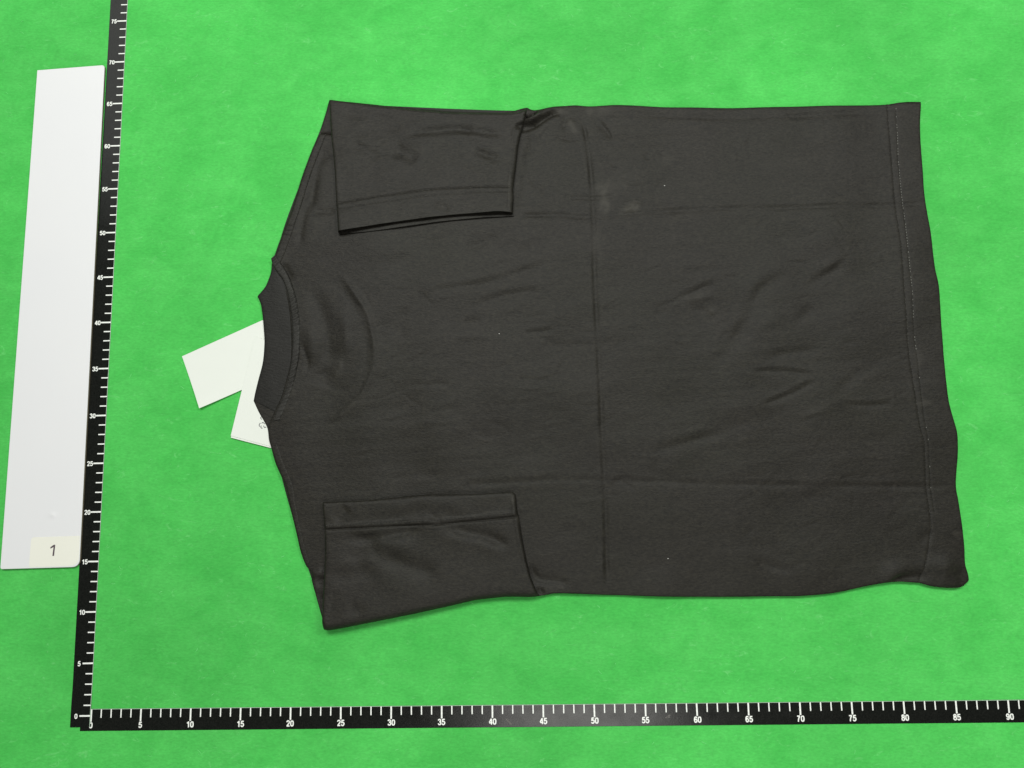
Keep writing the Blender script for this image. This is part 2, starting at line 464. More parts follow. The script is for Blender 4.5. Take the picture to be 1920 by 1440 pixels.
TH = .05
def build_tapes():
    rnd = random.Random(5)
    # along the bottom of the cloth
    t = tape_body('measuring_tape', -1.05, 101, -2.06, .02, TH, True, lambda s: .015)
    tag(t, 'black measuring tape with white centimetre marks running across below the shirt', 'measuring tape', 'black measuring tapes')
    maj, mnr = bar_mesh('tick_mark', .155, 1.16, M_INK), bar_mesh('tick_mark', .115, .80, M_INK)
    for k in range(0, 99):
        big = k % 5 == 0
        put('tick_mark', maj if big else mnr, t, k, -(.60 if big else .42), TH + .015, rnd.uniform(-.008, .008))
        if big: put('numeral', numeral_mesh(str(k), .57, M_INK), t, k + rnd.uniform(-.03, .03), -1.52, TH + .017)
    for x, y, l, a in ((41.6, -1.55, .75, -.75), (57.15, -1.2, .55, .55), (57.2, -1.28, .3, .2)):
        put('scuff_mark', bar_mesh('scuff_mark', l, .12, SCUFF), t, x, y, TH + .013, a)
    # up the left of the cloth, its end lying on the other tape
    zf = lambda s: .015 + (TH + .012) * (1 - min(1, max(0, (s - .6) / 2.6)) ** 2 * (3 - 2 * min(1, max(0, (s - .6) / 2.6))))
    v = tape_body('measuring_tape', -1.97, .03, -1.05, 92, TH, False, zf)
    v.location = (VT_POS[0] * S, VT_POS[1] * S, 0); v.rotation_euler = (0, 0, VT_ANG)
    tag(v, 'black measuring tape with white centimetre marks running upright beside the white board', 'measuring tape', 'black measuring tapes')
    maj, mnr = bar_mesh('tick_mark', 1.06, .15, M_INK), bar_mesh('tick_mark', .70, .12, M_INK)
    for k in range(0, 91):
        big = k % 5 == 0
        put('tick_mark', maj if big else mnr, v, -(.54 if big else .36), k, zf(k) + TH, rnd.uniform(-.008, .008))
        if big: put('numeral', numeral_mesh(str(k), .48, M_INK), v, -1.42, k - .02, zf(k) + TH + .002)
SCUFF = plain('grey_scuff', (.13, .125, .115), .6, .4)
build_tapes()

# ---------------------------------------------------------------- white board with its number sticker
def rounded(corners, radii, n=7):
    out = []; C = [np.array(c, float) for c in corners]
    for i, c in enumerate(C):
        a, b = C[i - 1], C[(i + 1) % len(C)]; r = radii[i]
        if r <= 0: out.append(c); continue
        da, db = (a - c) / np.linalg.norm(a - c), (b - c) / np.linalg.norm(b - c)
        p, q = c + da * r, c + db * r
        for k in range(n + 1):
            t = k / n; out.append((1-t)**2 * p + 2*t*(1-t) * c + t*t * q)
    return np.array(out)
def slab(name, poly, z0, z1, mats, parent=None, bev=.03, dent=None, side=0):
    P = np.asarray(poly); n = len(P); c = P.mean(0)
    A = 0
    for i in range(n): A += P[i][0] * P[(i + 1) % n][1] - P[(i + 1) % n][0] * P[i][1]
    if A < 0: P = P[::-1]
    inn = []
    for i in range(n):
        d1 = P[i] - P[i - 1]; d2 = P[(i + 1) % n] - P[i]
        d1 = d1 / (np.linalg.norm(d1) + 1e-9); d2 = d2 / (np.linalg.norm(d2) + 1e-9); m = np.array([-(d1 + d2)[1], (d1 + d2)[0]]); m /= np.linalg.norm(m) + 1e-9
        inn.append(P[i] + m * bev)
    V = [(*p, z0) for p in P] + [(*p, z1 - bev) for p in P] + [(*p, z1) for p in inn]
    F, MI = [], []
    for i in range(n):
        j = (i + 1) % n
        F += [[i, j, n + j, n + i], [n + i, n + j, 2*n + j, 2*n + i]]; MI += [side, 0]
    F += [[2*n + i for i in range(n)], [n - 1 - i for i in range(n)]]; MI += [0, side]
    return mesh_obj(name, V, F, mats, parent, smooth=False, midx=MI)

def build_board():
    c = [(-10.35, 68.52), (-2.68, 68.91), (-1.98, 13.89), (-10.19, 13.77)]
    b = slab('white_board', rounded(c, [.05, .4, .8, .25]), .10, .34, [M_BOARD, M_CORE], None, .035, side=1)
    tag(b, 'long narrow white board with a cream number sticker at its lower end', 'white board')
    s = slab('number_sticker', rounded([(-7.17, 16.93), (-2.12, 17.01), (-2.02, 14.03), (-7.20, 13.94)], [.35, .1, .95, .2]), .338, .352, [M_STICK], b, .005)
    for (px, py) in [(-4.79, 15.59)]:
        # the figure 1 as a printed outline: a leaning stem with a flag
        stem = [(-.02, -.56), (.15, -.56), (.21, .56), (.05, .56), (-.29, .33), (-.27, .17), (.035, .33)]
        V = [(px + x - .02, py + y, .3525) for x, y in stem] + [(px + x - .02, py + y, .3555) for x, y in stem]; n = len(stem)
        F = [[n + 0, n + 1, n + 2, n + 3, n + 6], [n + 3, n + 4, n + 5, n + 6]] + [[i, (i + 1) % n, n + (i + 1) % n, n + i] for i in range(n)]
        mesh_obj('numeral', V, F, M_NUM, s, smooth=False)
    # a pressed dimple in the face: low on its far side, raised on its near side
    (dx, dy), = [(-5.10, 19.14)]
    g = np.linspace(-1.3, 1.3, 25); X, Y = np.meshgrid(g, g)
    r2 = (X / .5) ** 2 + (Y / .38) ** 2
    Z = .341 + .055 * np.exp(-r2) * 1.0
    ang = np.linspace(0, 2 * math.pi, 29)[:-1]; rr = np.linspace(0, 1.25, 14)
    V, F = [], []
    for i, r in enumerate(rr):
        for a in ang:
            x, y = r * math.cos(a), r * .75 * math.sin(a)
            V.append((dx + x, dy + y, .3405 + .06 * math.exp(-(r / .42) ** 2) * (1 - (r / 1.25)) ))
    m = len(ang)
    for i in range(len(rr) - 1):
        for j in range(m): F.append([i*m + j, (i+1)*m + j, (i+1)*m + (j+1) % m, i*m + (j+1) % m])
    mesh_obj('dimple', V, F, M_BOARD, b)
build_board()

# ---------------------------------------------------------------- paper tags under the collar
def sheet_quad(name, a, b, c, d, zf, th, mat, parent=None, n=14):
    u = np.linspace(0, 1, n); U, V = np.meshgrid(u, u)
    a, b, c, d = (np.array(p) for p in (a, b, c, d))
    X = (1-U)*(1-V)*a[0] + U*(1-V)*b[0] + U*V*c[0] + (1-U)*V*d[0]
    Y = (1-U)*(1-V)*a[1] + U*(1-V)*b[1] + U*V*c[1] + (1-U)*V*d[1]
    return panel(name, X, Y, zf(U, V), mat, parent, thick=th)
def build_tags():
    a, b, c, d = [(7.51, 35.52), (18.05, 40.15), (20.24, 34.51), (9.74, 29.91)]
    t = sheet_quad('paper_tag', a, b, c, d, lambda U, V: .10 + .32 * V ** 2 * (1 - U) ** 3, .05, M_PAPER)
    tag(t, 'blank white card tag sticking out beyond the collar, its lower corner lifted', 'paper tag', 'white card tags under the collar')
    a, b, c, d = [(15.30, 37.41), (19.32, 36.18), (17.56, 25.75), (13.10, 27.00)]
    t = sheet_quad('paper_tag', a, b, c, d, lambda U, V: .245 + .0 * U, .035, M_PAPER)
    tag(t, 'white folded card tag with a small grey printed symbol, under the collar corner', 'paper tag', 'white card tags under the collar')
    # its back leaf shows as a thin margin below the front leaf
    a, b, c, d = [(15.28, 37.31), (19.30, 36.19), (17.55, 25.59), (13.09, 26.80)]
    sheet_quad('back_leaf', a, b, c, d, lambda U, V: .195 + .0 * U, .03, M_PAPER, t)
    V, F = [], []
    strokes = [[(16.18, 28.27), (16.05, 28.05), (16.14, 27.88)], [(16.32, 28.21), (16.43, 28.33), (16.63, 28.14)], [(16.27, 27.99), (16.25, 27.77), (16.42, 27.71)], [(16.53, 27.99), (16.62, 27.79), (16.81, 27.84)],
               [(16.25, 28.91), (16.19, 28.77), (16.31, 28.63)]]
    for st in strokes:
        q = spline(st, 7); b0 = len(V)
        for k in range(7):
            d_ = q[min(k + 1, 6)] - q[max(k - 1, 0)]; d_ = d_ / (np.linalg.norm(d_) + 1e-9); nn = np.array([-d_[1], d_[0]]) * .042
            V += [(*(q[k] - nn), .2485), (*(q[k] + nn), .2485)]
        F += [[b0 + 2*k, b0 + 2*k + 2, b0 + 2*k + 3, b0 + 2*k + 1] for k in range(6)]
    mesh_obj('printed_symbol', V, F, M_MARK, t, smooth=False)
build_tags()

# ---------------------------------------------------------------- the T-shirt
H = .32
TOP = [(22.82, 63.80), (27.98, 63.11), (34.60, 62.25), (39.76, 61.88), (42.52, 61.82), (44.57, 62.29), (45.21, 62.02), (45.91, 62.03), (47.38, 62.30), (48.96, 62.38), (50.01, 62.42), (51.46, 62.27), (54.38, 62.27), (60.17, 61.89), (66.23, 61.61), (71.41, 61.55), (77.15, 61.51), (83.56, 61.47)]
TOPH = [(83.56, 61.47), (85.17, 61.61), (87.10, 61.52)]
BOT = [(23.20, 8.21), (28.19, 8.93), (36.23, 10.12), (41.59, 10.62), (44.78, 10.43), (46.50, 10.66), (51.43, 10.44), (57.36, 10.21), (63.31, 10.10), (67.52, 10.09), (70.67, 10.09), (74.09, 10.35), (77.39, 11.00), (80.03, 11.33), (82.36, 11.19)]
BOTH = [(82.36, 11.19), (83.53, 10.85), (84.82, 10.70), (85.96, 10.71), (86.60, 10.91)]
LEFT = [(22.81, 63.82), (22.59, 62.82), (21.75, 60.10), (20.97, 58.08), (20.00, 55.09), (18.92, 51.29), (17.97, 48.61), (17.22, 46.25), (17.08, 45.24), (17.75, 43.87), (18.55, 41.92), (19.01, 39.75), (19.24, 37.15), (19.19, 34.58), (18.84, 32.77), (18.38, 30.92), (17.69, 29.42), (17.12, 27.87), (17.15, 26.64), (17.37, 25.87), (17.95, 24.04), (19.04, 21.65), (19.63, 19.28), (20.29, 16.91), (20.74, 15.10), (21.29, 13.77), (21.90, 12.92), (21.95, 12.23), (22.44, 10.60), (23.19, 8.21)]
RIGHT = [(87.18, 61.59), (86.88, 58.96), (86.65, 53.70), (86.66, 49.98), (86.87, 47.03), (86.97, 43.10), (87.15, 41.23), (87.04, 37.24), (86.95, 33.45), (86.96, 29.30), (87.19, 27.52), (87.46, 25.91), (87.35, 23.86), (86.89, 20.65), (86.98, 19.22), (87.07, 16.95), (87.10, 14.60), (87.01, 12.94), (87.18, 12.01), (87.17, 11.39), (86.68, 10.89)]
HEM1 = [(83.54, 61.46), (83.55, 58.24), (83.48, 54.50), (83.47, 51.51), (83.49, 48.55), (83.60, 45.60), (83.56, 42.96), (83.51, 40.55), (83.48, 36.58), (83.53, 33.50), (83.63, 30.73), (83.71, 28.66), (83.79, 26.62), (84.06, 24.88), (83.96, 21.24), (83.98, 18.59), (84.01, 16.75), (83.33, 13.89), (82.35, 11.20)]
HEM2 = [(84.38, 60.91), (84.34, 58.22), (84.16, 55.20), (84.16, 52.95), (84.19, 50.72), (84.23, 48.06), (84.23, 45.58), (84.24, 43.23), (84.25, 40.54), (84.12, 37.02), (84.26, 33.21), (84.24, 30.05), (84.30, 27.15), (84.46, 24.87), (84.38, 21.23), (84.45, 18.05)]

SL1_L = [(22.90, 63.77), (22.98, 62.77), (23.24, 59.17), (23.66, 55.48), (23.92, 51.61)]
SL1_L2 = [(23.92, 51.61), (24.02, 50.65), (24.20, 48.44)]
SL1_T = [(22.86, 63.86), (28.06, 62.98), (34.67, 62.06), (39.78, 61.70), (42.41, 61.64), (43.69, 61.75), (44.60, 62.10)]
SL1_R = [(44.60, 61.99), (44.50, 61.28), (44.12, 59.91), (43.65, 57.93), (43.25, 54.91), (42.99, 52.93)]
SL1_R2 = [(42.99, 52.93), (42.99, 51.80), (42.91, 50.07)]
SL1_H = [(23.92, 51.61), (28.19, 52.25), (33.95, 52.90), (38.98, 53.06), (42.99, 52.95)]
SL1_C = [(24.23, 48.41), (28.24, 49.07), (32.53, 49.64), (36.81, 50.04), (39.67, 50.14), (41.38, 50.19), (42.91, 50.05)]
SL1_S2 = [(23.99, 51.01), (28.19, 51.56), (33.95, 52.24), (38.97, 52.46), (42.44, 52.43)]
SL1_U = [(24.20, 48.29), (28.16, 48.58), (33.91, 49.32), (39.64, 49.77), (41.93, 49.80), (42.96, 49.83)]

SL2_T = [(23.01, 20.00), (28.14, 20.16), (33.20, 20.59), (38.30, 20.58), (42.38, 20.76)]
SL2_H = [(23.32, 17.28), (28.17, 17.45), (34.58, 17.64), (38.28, 17.90), (42.96, 18.30)]
SL2_L1 = [(23.01, 20.00), (23.25, 17.70), (23.31, 17.28)]
SL2_L2 = [(23.31, 17.28), (23.38, 14.27), (23.32, 11.04), (23.32, 7.75)]
SL2_R1 = [(42.38, 20.76), (42.65, 20.43), (42.83, 18.73), (42.96, 18.30)]
SL2_R2 = [(42.96, 18.30), (43.29, 15.97), (43.90, 12.83), (44.58, 10.96), (44.89, 10.47)]
SL2_B = [(23.24, 7.69), (23.54, 7.44), (24.50, 7.49), (26.85, 7.90), (31.49, 8.72), (35.66, 9.54), (38.68, 10.15), (41.54, 10.40), (43.98, 10.35), (44.89, 10.43)]

FEATS = [
 # the pressed fold lines
 ('fold', .24, .085, .05, [(51.60, 10.81), (51.69, 16.45), (51.71, 21.78), (51.62, 27.22), (51.59, 32.76), (51.46, 39.00), (51.40, 44.20), (51.48, 48.32), (51.38, 54.30), (50.96, 59.19), (50.67, 61.36)]),
 ('fold', .26, .055, .04, [(43.07, 49.96), (47.36, 50.03), (50.78, 49.64), (53.92, 49.80), (57.05, 50.01), (62.17, 50.17), (67.83, 50.20), (71.77, 50.10), (76.84, 50.14), (81.89, 50.12), (86.65, 50.23)]),
 ('groove', .2, .05, .2, [(47.41, 51.82), (49.70, 51.88), (52.27, 51.75), (54.28, 52.06)]),
 ('fold', .26, .045, .05, [(36.85, 21.59), (39.31, 21.66), (42.31, 21.72), (46.67, 21.92), (50.19, 21.80), (52.63, 21.71), (55.33, 21.61), (59.63, 21.38), (63.93, 21.20), (68.21, 21.05), (73.54, 20.88), (78.86, 20.74), (86.69, 20.50)]),
 ('groove', .16, .07, .25, [(52.53, 21.87), (53.17, 21.75), (53.61, 22.01), (54.80, 21.94)]),
 ('groove', .16, .05, .3, [(53.17, 21.70), (54.12, 21.20), (55.01, 20.49)]),
 # long folds beside the top edge
 ('groove', .32, .06, .1, [(51.44, 61.53), (54.62, 61.18), (60.40, 60.82), (65.57, 60.42), (69.59, 60.36), (75.33, 60.37), (79.92, 60.54), (83.80, 60.61)]),
 # pucker under the upper sleeve
 ('ridge', .95, .24, .3, [(43.43, 60.53), (45.30, 60.84), (47.06, 61.41), (48.82, 61.48)]),
 ('groove', .30, .75, .28, [(43.07, 59.80), (44.41, 60.01), (45.46, 60.22), (46.35, 60.75), (47.36, 61.40), (48.53, 61.55)]),
 ('ridge', .22, .12, .3, [(43.84, 60.64), (44.89, 60.73), (45.78, 61.14), (46.38, 61.87)]),
 ('groove', .16, .40, .3, [(44.02, 61.13), (44.84, 61.17), (45.49, 61.52), (45.91, 61.94)]),
 ('groove', .13, .10, .3, [(44.73, 61.42), (44.97, 61.85)]),
 ('groove', .22, .12, .3, [(49.05, 61.48), (48.67, 60.43), (48.36, 59.52)]),
 ('ridge', .3, .06, .3, [(49.15, 60.98), (49.59, 60.10), (49.80, 59.23)]),
 ('groove', .5, .05, .3, [(48.63, 58.89), (49.09, 58.88)]),
 ('groove', .35, .06, .25, [(51.72, 61.27), (52.71, 59.76), (53.94, 58.37)]),
 ('step', .4, .04, .3, [(52.58, 55.79), (53.83, 55.20), (54.65, 54.21), (55.76, 53.28)]),
 ('groove', .3, .05, .3, [(57.34, 56.87), (57.52, 55.65)]),
 ('ridge', .35, .035, .3, [(59.06, 56.82), (60.06, 56.12), (62.43, 55.32)]),
 ('groove', .25, .045, .3, [(44.60, 54.80), (45.32, 53.44), (46.29, 52.87), (46.26, 51.91)]),
 ('fold', .16, .05, .3, [(52.29, 60.88), (53.39, 59.12), (53.80, 57.58)]), ('fold', .15, .045, .3, [(50.26, 60.94), (50.85, 59.51), (51.04, 58.27)]),
 ('fold', .14, .045, .3, [(47.01, 59.31), (48.74, 58.52), (50.76, 58.46)]), ('ridge', .16, .04, .3, [(53.79, 54.24), (55.47, 53.29), (57.20, 53.42)]),
 ('fold', .15, .05, .3, [(52.59, 56.09), (53.82, 54.96), (54.67, 54.70)]), ('fold', .14, .045, .3, [(54.25, 50.98), (55.97, 51.29), (57.37, 50.84)]), ('ridge', .14, .045, .3, [(54.49, 49.90), (55.66, 50.70), (55.97, 51.41)]),
 # body wrinkles, left half
 ('fold', .38, .07, .3, [(33.02, 41.15), (34.83, 41.98), (36.42, 42.23), (39.55, 42.62), (42.68, 43.54), (45.53, 44.35), (48.10, 45.34)]),
 ('fold', .42, .07, .3, [(37.54, 39.89), (39.52, 40.54), (41.79, 41.24), (44.05, 41.59), (46.48, 41.65)]),
 ('groove', .3, .05, .3, [(37.42, 38.51), (39.50, 38.58)]),
 ('fold', .26, .07, .3, [(43.41, 37.12), (45.09, 37.25), (47.33, 37.43)]),
 ('ridge', .3, .035, .3, [(35.83, 36.83), (38.08, 36.95), (40.60, 36.78)]),
 ('groove', .45, .06, .3, [(37.48, 46.31), (39.60, 47.14), (41.61, 47.92)]),
 ('step', .6, .05, .3, [(24.98, 46.03), (29.58, 45.80), (33.59, 46.58)]),
 ('groove', .8, .06, .3, [(31.20, 40.61), (30.87, 38.31), (30.09, 36.61)]),
 ('groove', .6, .05, .3, [(33.58, 42.30), (32.73, 40.29), (31.89, 38.29)]),
 ('fold', .3, .045, .3, [(33.57, 29.05), (35.52, 29.29), (36.79, 29.60)]),
 ('groove', .25, .035, .3, [(31.62, 31.82), (33.58, 31.90), (35.81, 31.85), (36.36, 31.34)]),
 ('groove', .7, .05, .3, [(35.80, 30.01), (37.72, 28.03), (39.36, 26.34)]),
 ('ridge', .6, .04, .3, [(28.03, 27.66), (31.36, 27.32), (35.24, 28.63)]),
 ('step', .5, .045, .3, [(42.72, 46.18), (45.01, 47.00), (47.89, 48.11)]),
 ('groove', .5, .04, .3, [(44.79, 36.29), (48.12, 35.77), (50.92, 36.16)]),
 ('groove', .6, .03, .3, [(31.37, 23.21), (34.66, 22.33), (39.04, 22.10)]),
 ('step', .5, .035, .3, [(46.55, 17.27), (48.44, 17.34), (50.31, 17.10)]),
 # body wrinkles, right half
 ('fold', .32, .06, .3, [(59.33, 40.42), (60.86, 40.79), (62.57, 41.56), (64.44, 42.15)]),
 ('groove', .3, .055, .3, [(57.25, 38.75), (58.27, 39.07), (59.29, 39.39)]),
 ('ridge', .3, .05, .3, [(60.56, 40.40), (62.24, 40.47), (63.93, 40.83)]),
 ('ridge', .25, .04, .3, [(62.62, 39.32), (63.55, 39.07), (64.28, 39.16)]),
 ('groove', .3, .05, .3, [(60.79, 39.36), (62.73, 39.20), (64.02, 37.57)]),
 ('fold', .6, .085, .3, [(64.73, 35.30), (67.10, 38.07), (68.67, 41.18), (70.82, 42.57), (72.43, 43.40)]),
 ('fold', .45, .08, .3, [(72.83, 41.08), (75.43, 42.58), (76.30, 43.02), (78.06, 44.25)]),
 ('groove', .55, .07, .3, [(71.43, 36.84), (73.20, 38.51), (74.36, 39.33)]),
 ('groove', .8, .09, .3, [(62.95, 33.09), (65.57, 35.56), (67.65, 38.06)]),
 ('ridge', .8, .06, .3, [(65.83, 35.27), (68.72, 37.47), (71.55, 38.54)]),
 ('fold', .26, .07, .3, [(66.76, 32.56), (68.96, 32.63), (71.13, 32.53), (73.29, 32.09), (73.80, 31.64)]),
 ('fold', .28, .065, .22, [(67.63, 29.00), (69.86, 29.73), (72.10, 30.68), (73.91, 31.75)]),
 ('groove', .4, .05, .3, [(68.49, 33.98), (71.27, 34.48), (74.58, 34.80)]),
 ('fold', .45, .075, .3, [(55.98, 24.30), (57.36, 24.76), (59.55, 25.27), (62.03, 25.93), (64.78, 26.64), (67.54, 27.47)]),
 ('groove', .6, .06, .3, [(59.63, 21.38), (56.99, 22.50), (58.15, 24.37)]),
 ('ridge', .35, .04, .3, [(71.91, 28.04), (73.56, 28.34), (75.21, 28.74)]),
 ('fold', .25, .05, .3, [(76.05, 29.11), (78.46, 28.90), (81.71, 29.00)]),
 ('groove', .6, .06, .3, [(75.31, 30.06), (78.19, 32.22), (81.02, 33.55)]),
 ('step', .8, .06, .3, [(60.37, 25.41), (63.74, 27.54), (67.59, 28.29), (70.86, 28.50)]),
 ('groove', .25, .04, .3, [(76.26, 35.33), (77.91, 35.46), (80.63, 35.29)]),
 ('step', .45, .035, .3, [(65.73, 15.45), (67.31, 15.27), (68.33, 14.63)]),
 ('fold', .35, .07, .25, [(66.16, 13.83), (67.70, 13.18), (69.25, 12.64), (70.27, 12.21)]),
 ('step', .6, .05, .3, [(70.80, 19.86), (73.52, 20.61), (76.76, 21.09)]),
 ('groove', .5, .04, .3, [(55.16, 45.28), (59.69, 45.64), (63.64, 45.89)]),
 ('ridge', .5, .04, .3, [(55.84, 48.09), (58.68, 48.25), (61.55, 49.12)]),
 ('groove', .5, .035, .3, [(57.92, 43.75), (61.26, 43.27), (65.77, 43.85)]),
 ('groove', .6, .03, .3, [(68.78, 47.28), (72.10, 46.61), (75.49, 47.11)]),
 ('groove', .5, .04, .3, [(73.84, 55.48), (76.20, 56.63), (79.68, 57.62)]),
 ('ridge', .5, .03, .3, [(77.40, 57.50), (79.70, 57.86), (82.58, 58.26)]),
 # the hem: two needle lines and a puffed corner at the lower right
 ('groove', .13, .024, 0, HEM1),
 ('groove', .10, .014, 0, HEM2),
 ('ridge', .9, .24, .25, [(78.11, 11.80), (80.24, 12.28), (82.38, 12.77), (84.98, 12.73), (86.79, 12.04)]),
 ('groove', .4, .36, .3, [(79.10, 11.22), (81.23, 11.70), (82.81, 11.84), (83.82, 11.52)]),
 ('groove', .4, .10, .3, [(82.58, 14.94), (83.43, 15.71), (84.16, 16.22)]),
 ('ridge', .5, .07, .3, [(83.83, 11.57), (85.10, 11.29), (86.43, 11.53)]),
 # neck: the front neckline showing through, hollow inside it
 ('ridge', .30, .08, .12, [(23.97, 44.58), (25.32, 42.79), (26.54, 41.01), (27.35, 39.54), (27.94, 37.23), (28.18, 35.51), (28.08, 33.81), (27.53, 32.41), (26.77, 30.91), (25.50, 29.65), (24.23, 28.67), (22.73, 28.03)]),
 ('groove', .4, .035, .15, [(23.76, 43.41), (25.34, 41.33), (26.56, 38.98), (27.15, 36.67), (27.29, 34.39), (26.75, 32.15)]),
 ('groove', .85, .12, .22, [(20.01, 42.04), (21.33, 41.83), (22.21, 40.53), (22.76, 38.78), (23.19, 36.76), (23.11, 35.05), (23.02, 33.92)]),
 ('groove', .9, .08, .25, [(22.68, 33.92), (23.04, 32.67), (22.78, 31.66)]),
 ('ridge', .32, .05, .3, [(23.60, 32.77), (24.32, 33.55), (24.81, 34.56)]),
 ('ridge', .9, .12, .3, [(20.53, 39.12), (21.60, 36.80), (21.77, 33.94)]),
 ('ridge', .6, .08, .3, [(24.48, 41.35), (25.10, 37.87), (25.15, 34.44)]),
 ('groove', .24, .06, .25, [(20.35, 36.82), (21.03, 34.64), (20.83, 33.39)]),
 ('groove', .35, .10, .2, [(18.14, 45.31), (18.51, 44.54), (19.17, 43.40)]),
 # left shoulder strips beside the sleeves
 ('groove', .45, .13, .25, [(22.57, 58.79), (21.89, 56.96), (21.36, 54.23), (21.06, 51.81), (20.86, 50.31)]),
 ('groove', .35, .08, .25, [(21.78, 56.97), (23.18, 57.42)]),
 ('groove', .35, .08, .25, [(21.14, 51.08), (23.87, 51.01)]),
 ('groove', .4, .09, .25, [(20.80, 53.33), (20.18, 49.72), (19.78, 46.75)]),
 ('groove', .26, .24, .3, [(22.44, 12.03), (23.08, 12.23), (23.51, 12.33)]),
 ('ridge', .25, .16, .3, [(21.99, 12.66), (22.63, 12.97), (23.28, 13.17)]),
 ('groove', .3, .12, .3, [(22.78, 11.08), (23.12, 10.04), (23.14, 9.00)]),
 ('groove', .12, .10, 0, [(21.72, 60.00), (23.14, 59.89)]),
 # hollow beside the raised right edges of the two sleeves
 ('groove', .6, .10, .12, [(44.70, 59.69), (43.95, 57.25), (43.55, 54.52), (43.25, 50.62)]),
 ('groove', .4, .14, .2, [(43.79, 13.93), (44.56, 12.25), (46.42, 11.91), (48.01, 11.69)]),
 ('groove', .2, .14, .3, [(44.59, 11.16), (45.01, 10.90), (45.32, 10.58)]),
]
def _random_creases():
    r = np.random.RandomState(8); out = []
    for k in range(300):
        x, y = r.uniform(26, 84), r.uniform(13, 61)
        a = r.normal(.22, .33) if r.rand() < .8 else r.uniform(0, 3.1); l = r.uniform(1.2, 4.8); c = r.normal(0, .25)
        p = [(x + l * t * math.cos(a + c * t), y + l * t * math.sin(a + c * t)) for t in (-.5, -.2, .1, .5)]
        out.append((('fold', 'groove', 'ridge', 'step')[r.randint(4)], r.uniform(.09, .22), r.uniform(.009, .022), .35, p))
    return out
FEATS += _random_creases()
SLEEVE_FEATS = [
 ('ridge', .5, .085, .25, [(29.89, 58.03), (31.93, 58.52), (33.67, 58.84), (36.00, 59.01), (38.32, 58.94), (40.92, 58.44), (42.94, 58.20)]),
 ('groove', .4, .05, .25, [(31.34, 59.27), (33.67, 59.57), (36.58, 59.79), (38.90, 59.54), (41.22, 59.10), (43.52, 58.79)]),
 ('step', .7, .06, .3, [(33.09, 55.92), (31.06, 56.95), (29.31, 58.10)]),
 ('ridge', .5, .05, .3, [(24.34, 59.42), (26.69, 58.55), (29.03, 57.01), (31.36, 55.49)]),
 ('groove', .4, .05, .3, [(38.30, 57.48), (39.74, 56.89), (40.89, 56.43), (42.05, 56.70)]),
 ('groove', 0.50, 0.043, .3, [(23.71, 61.91), (26.65, 61.57), (30.17, 60.97)]),
 ('fold', 0.62, 0.068, .28, [(25.23, 58.59), (27.28, 57.67), (28.74, 56.35)]),
 ('fold', 0.69, 0.105, .28, [(29.90, 57.72), (31.06, 57.08), (32.80, 56.11)]),
 ('fold', 0.56, 0.068, .25, [(30.47, 58.81), (33.09, 59.28), (35.42, 59.46), (38.03, 59.50), (40.63, 59.00), (43.41, 58.73)]),
 ('groove', 0.44, 0.062, .3, [(36.70, 59.97), (38.03, 59.50), (38.90, 59.29)]),
 ('groove', 0.38, 0.062, .3, [(38.59, 57.23), (39.74, 56.89), (40.60, 56.50), (41.76, 56.65)]),
 ('step', 0.62, 0.037, .3, [(33.67, 54.82), (36.55, 54.25), (39.43, 54.29)]),
 ('groove', 0.44, 0.056, .3, [(34.35, 51.25), (35.38, 50.93), (36.30, 50.37)]),
 ('step', 0.62, 0.031, .3, [(24.41, 54.83), (29.05, 54.10), (32.51, 54.61)]),
 ('ridge', .12, .05, .05, [(43.14, 59.78), (42.79, 56.13), (42.56, 53.12), (42.40, 50.26)]),
 ('groove', .10, .034, 0, SL1_H), ('groove', .09, .02, 0, SL1_S2),
]
SLEEVE2_FEATS = [
 ('groove', .12, .07, 0, SL2_H), ('ridge', .2, .05, 0, [(23.29, 17.55), (28.17, 17.79), (34.55, 18.01), (38.28, 18.27), (42.75, 18.68)]),
 ('fold', .5, .16, .28, [(24.98, 16.89), (26.62, 16.33), (28.24, 16.42), (31.48, 16.95), (34.45, 17.43)]),
 ('fold', .5, .15, .25, [(42.21, 15.26), (40.08, 16.24), (37.41, 16.91), (35.04, 17.47)]),
 ('fold', .35, .055, .3, [(35.52, 17.68), (34.45, 18.33), (33.80, 19.14)]),
 ('step', .5, .12, .3, [(28.22, 18.16), (30.39, 18.82), (33.10, 19.52), (35.26, 19.27), (37.96, 18.70)]),
 ('groove', .9, .10, .3, [(25.57, 13.72), (27.71, 15.27), (29.32, 15.77)]),
 ('fold', .8, .13, .3, [(27.71, 14.74), (30.41, 14.18), (33.10, 13.31), (35.24, 12.81)]),
 ('groove', .5, .09, .3, [(25.76, 19.64), (24.96, 18.74), (24.15, 18.23)]),
 ('groove', .7, .10, .3, [(25.62, 10.09), (26.70, 9.56), (27.77, 9.03)]),
 ('ridge', .14, .07, .1, [(42.41, 20.60), (42.59, 18.73), (42.88, 16.62), (43.47, 13.99), (44.27, 11.50)]),
 ('step', .6, .08, .3, [(23.43, 12.97), (26.11, 13.61), (29.34, 13.67)]),
]
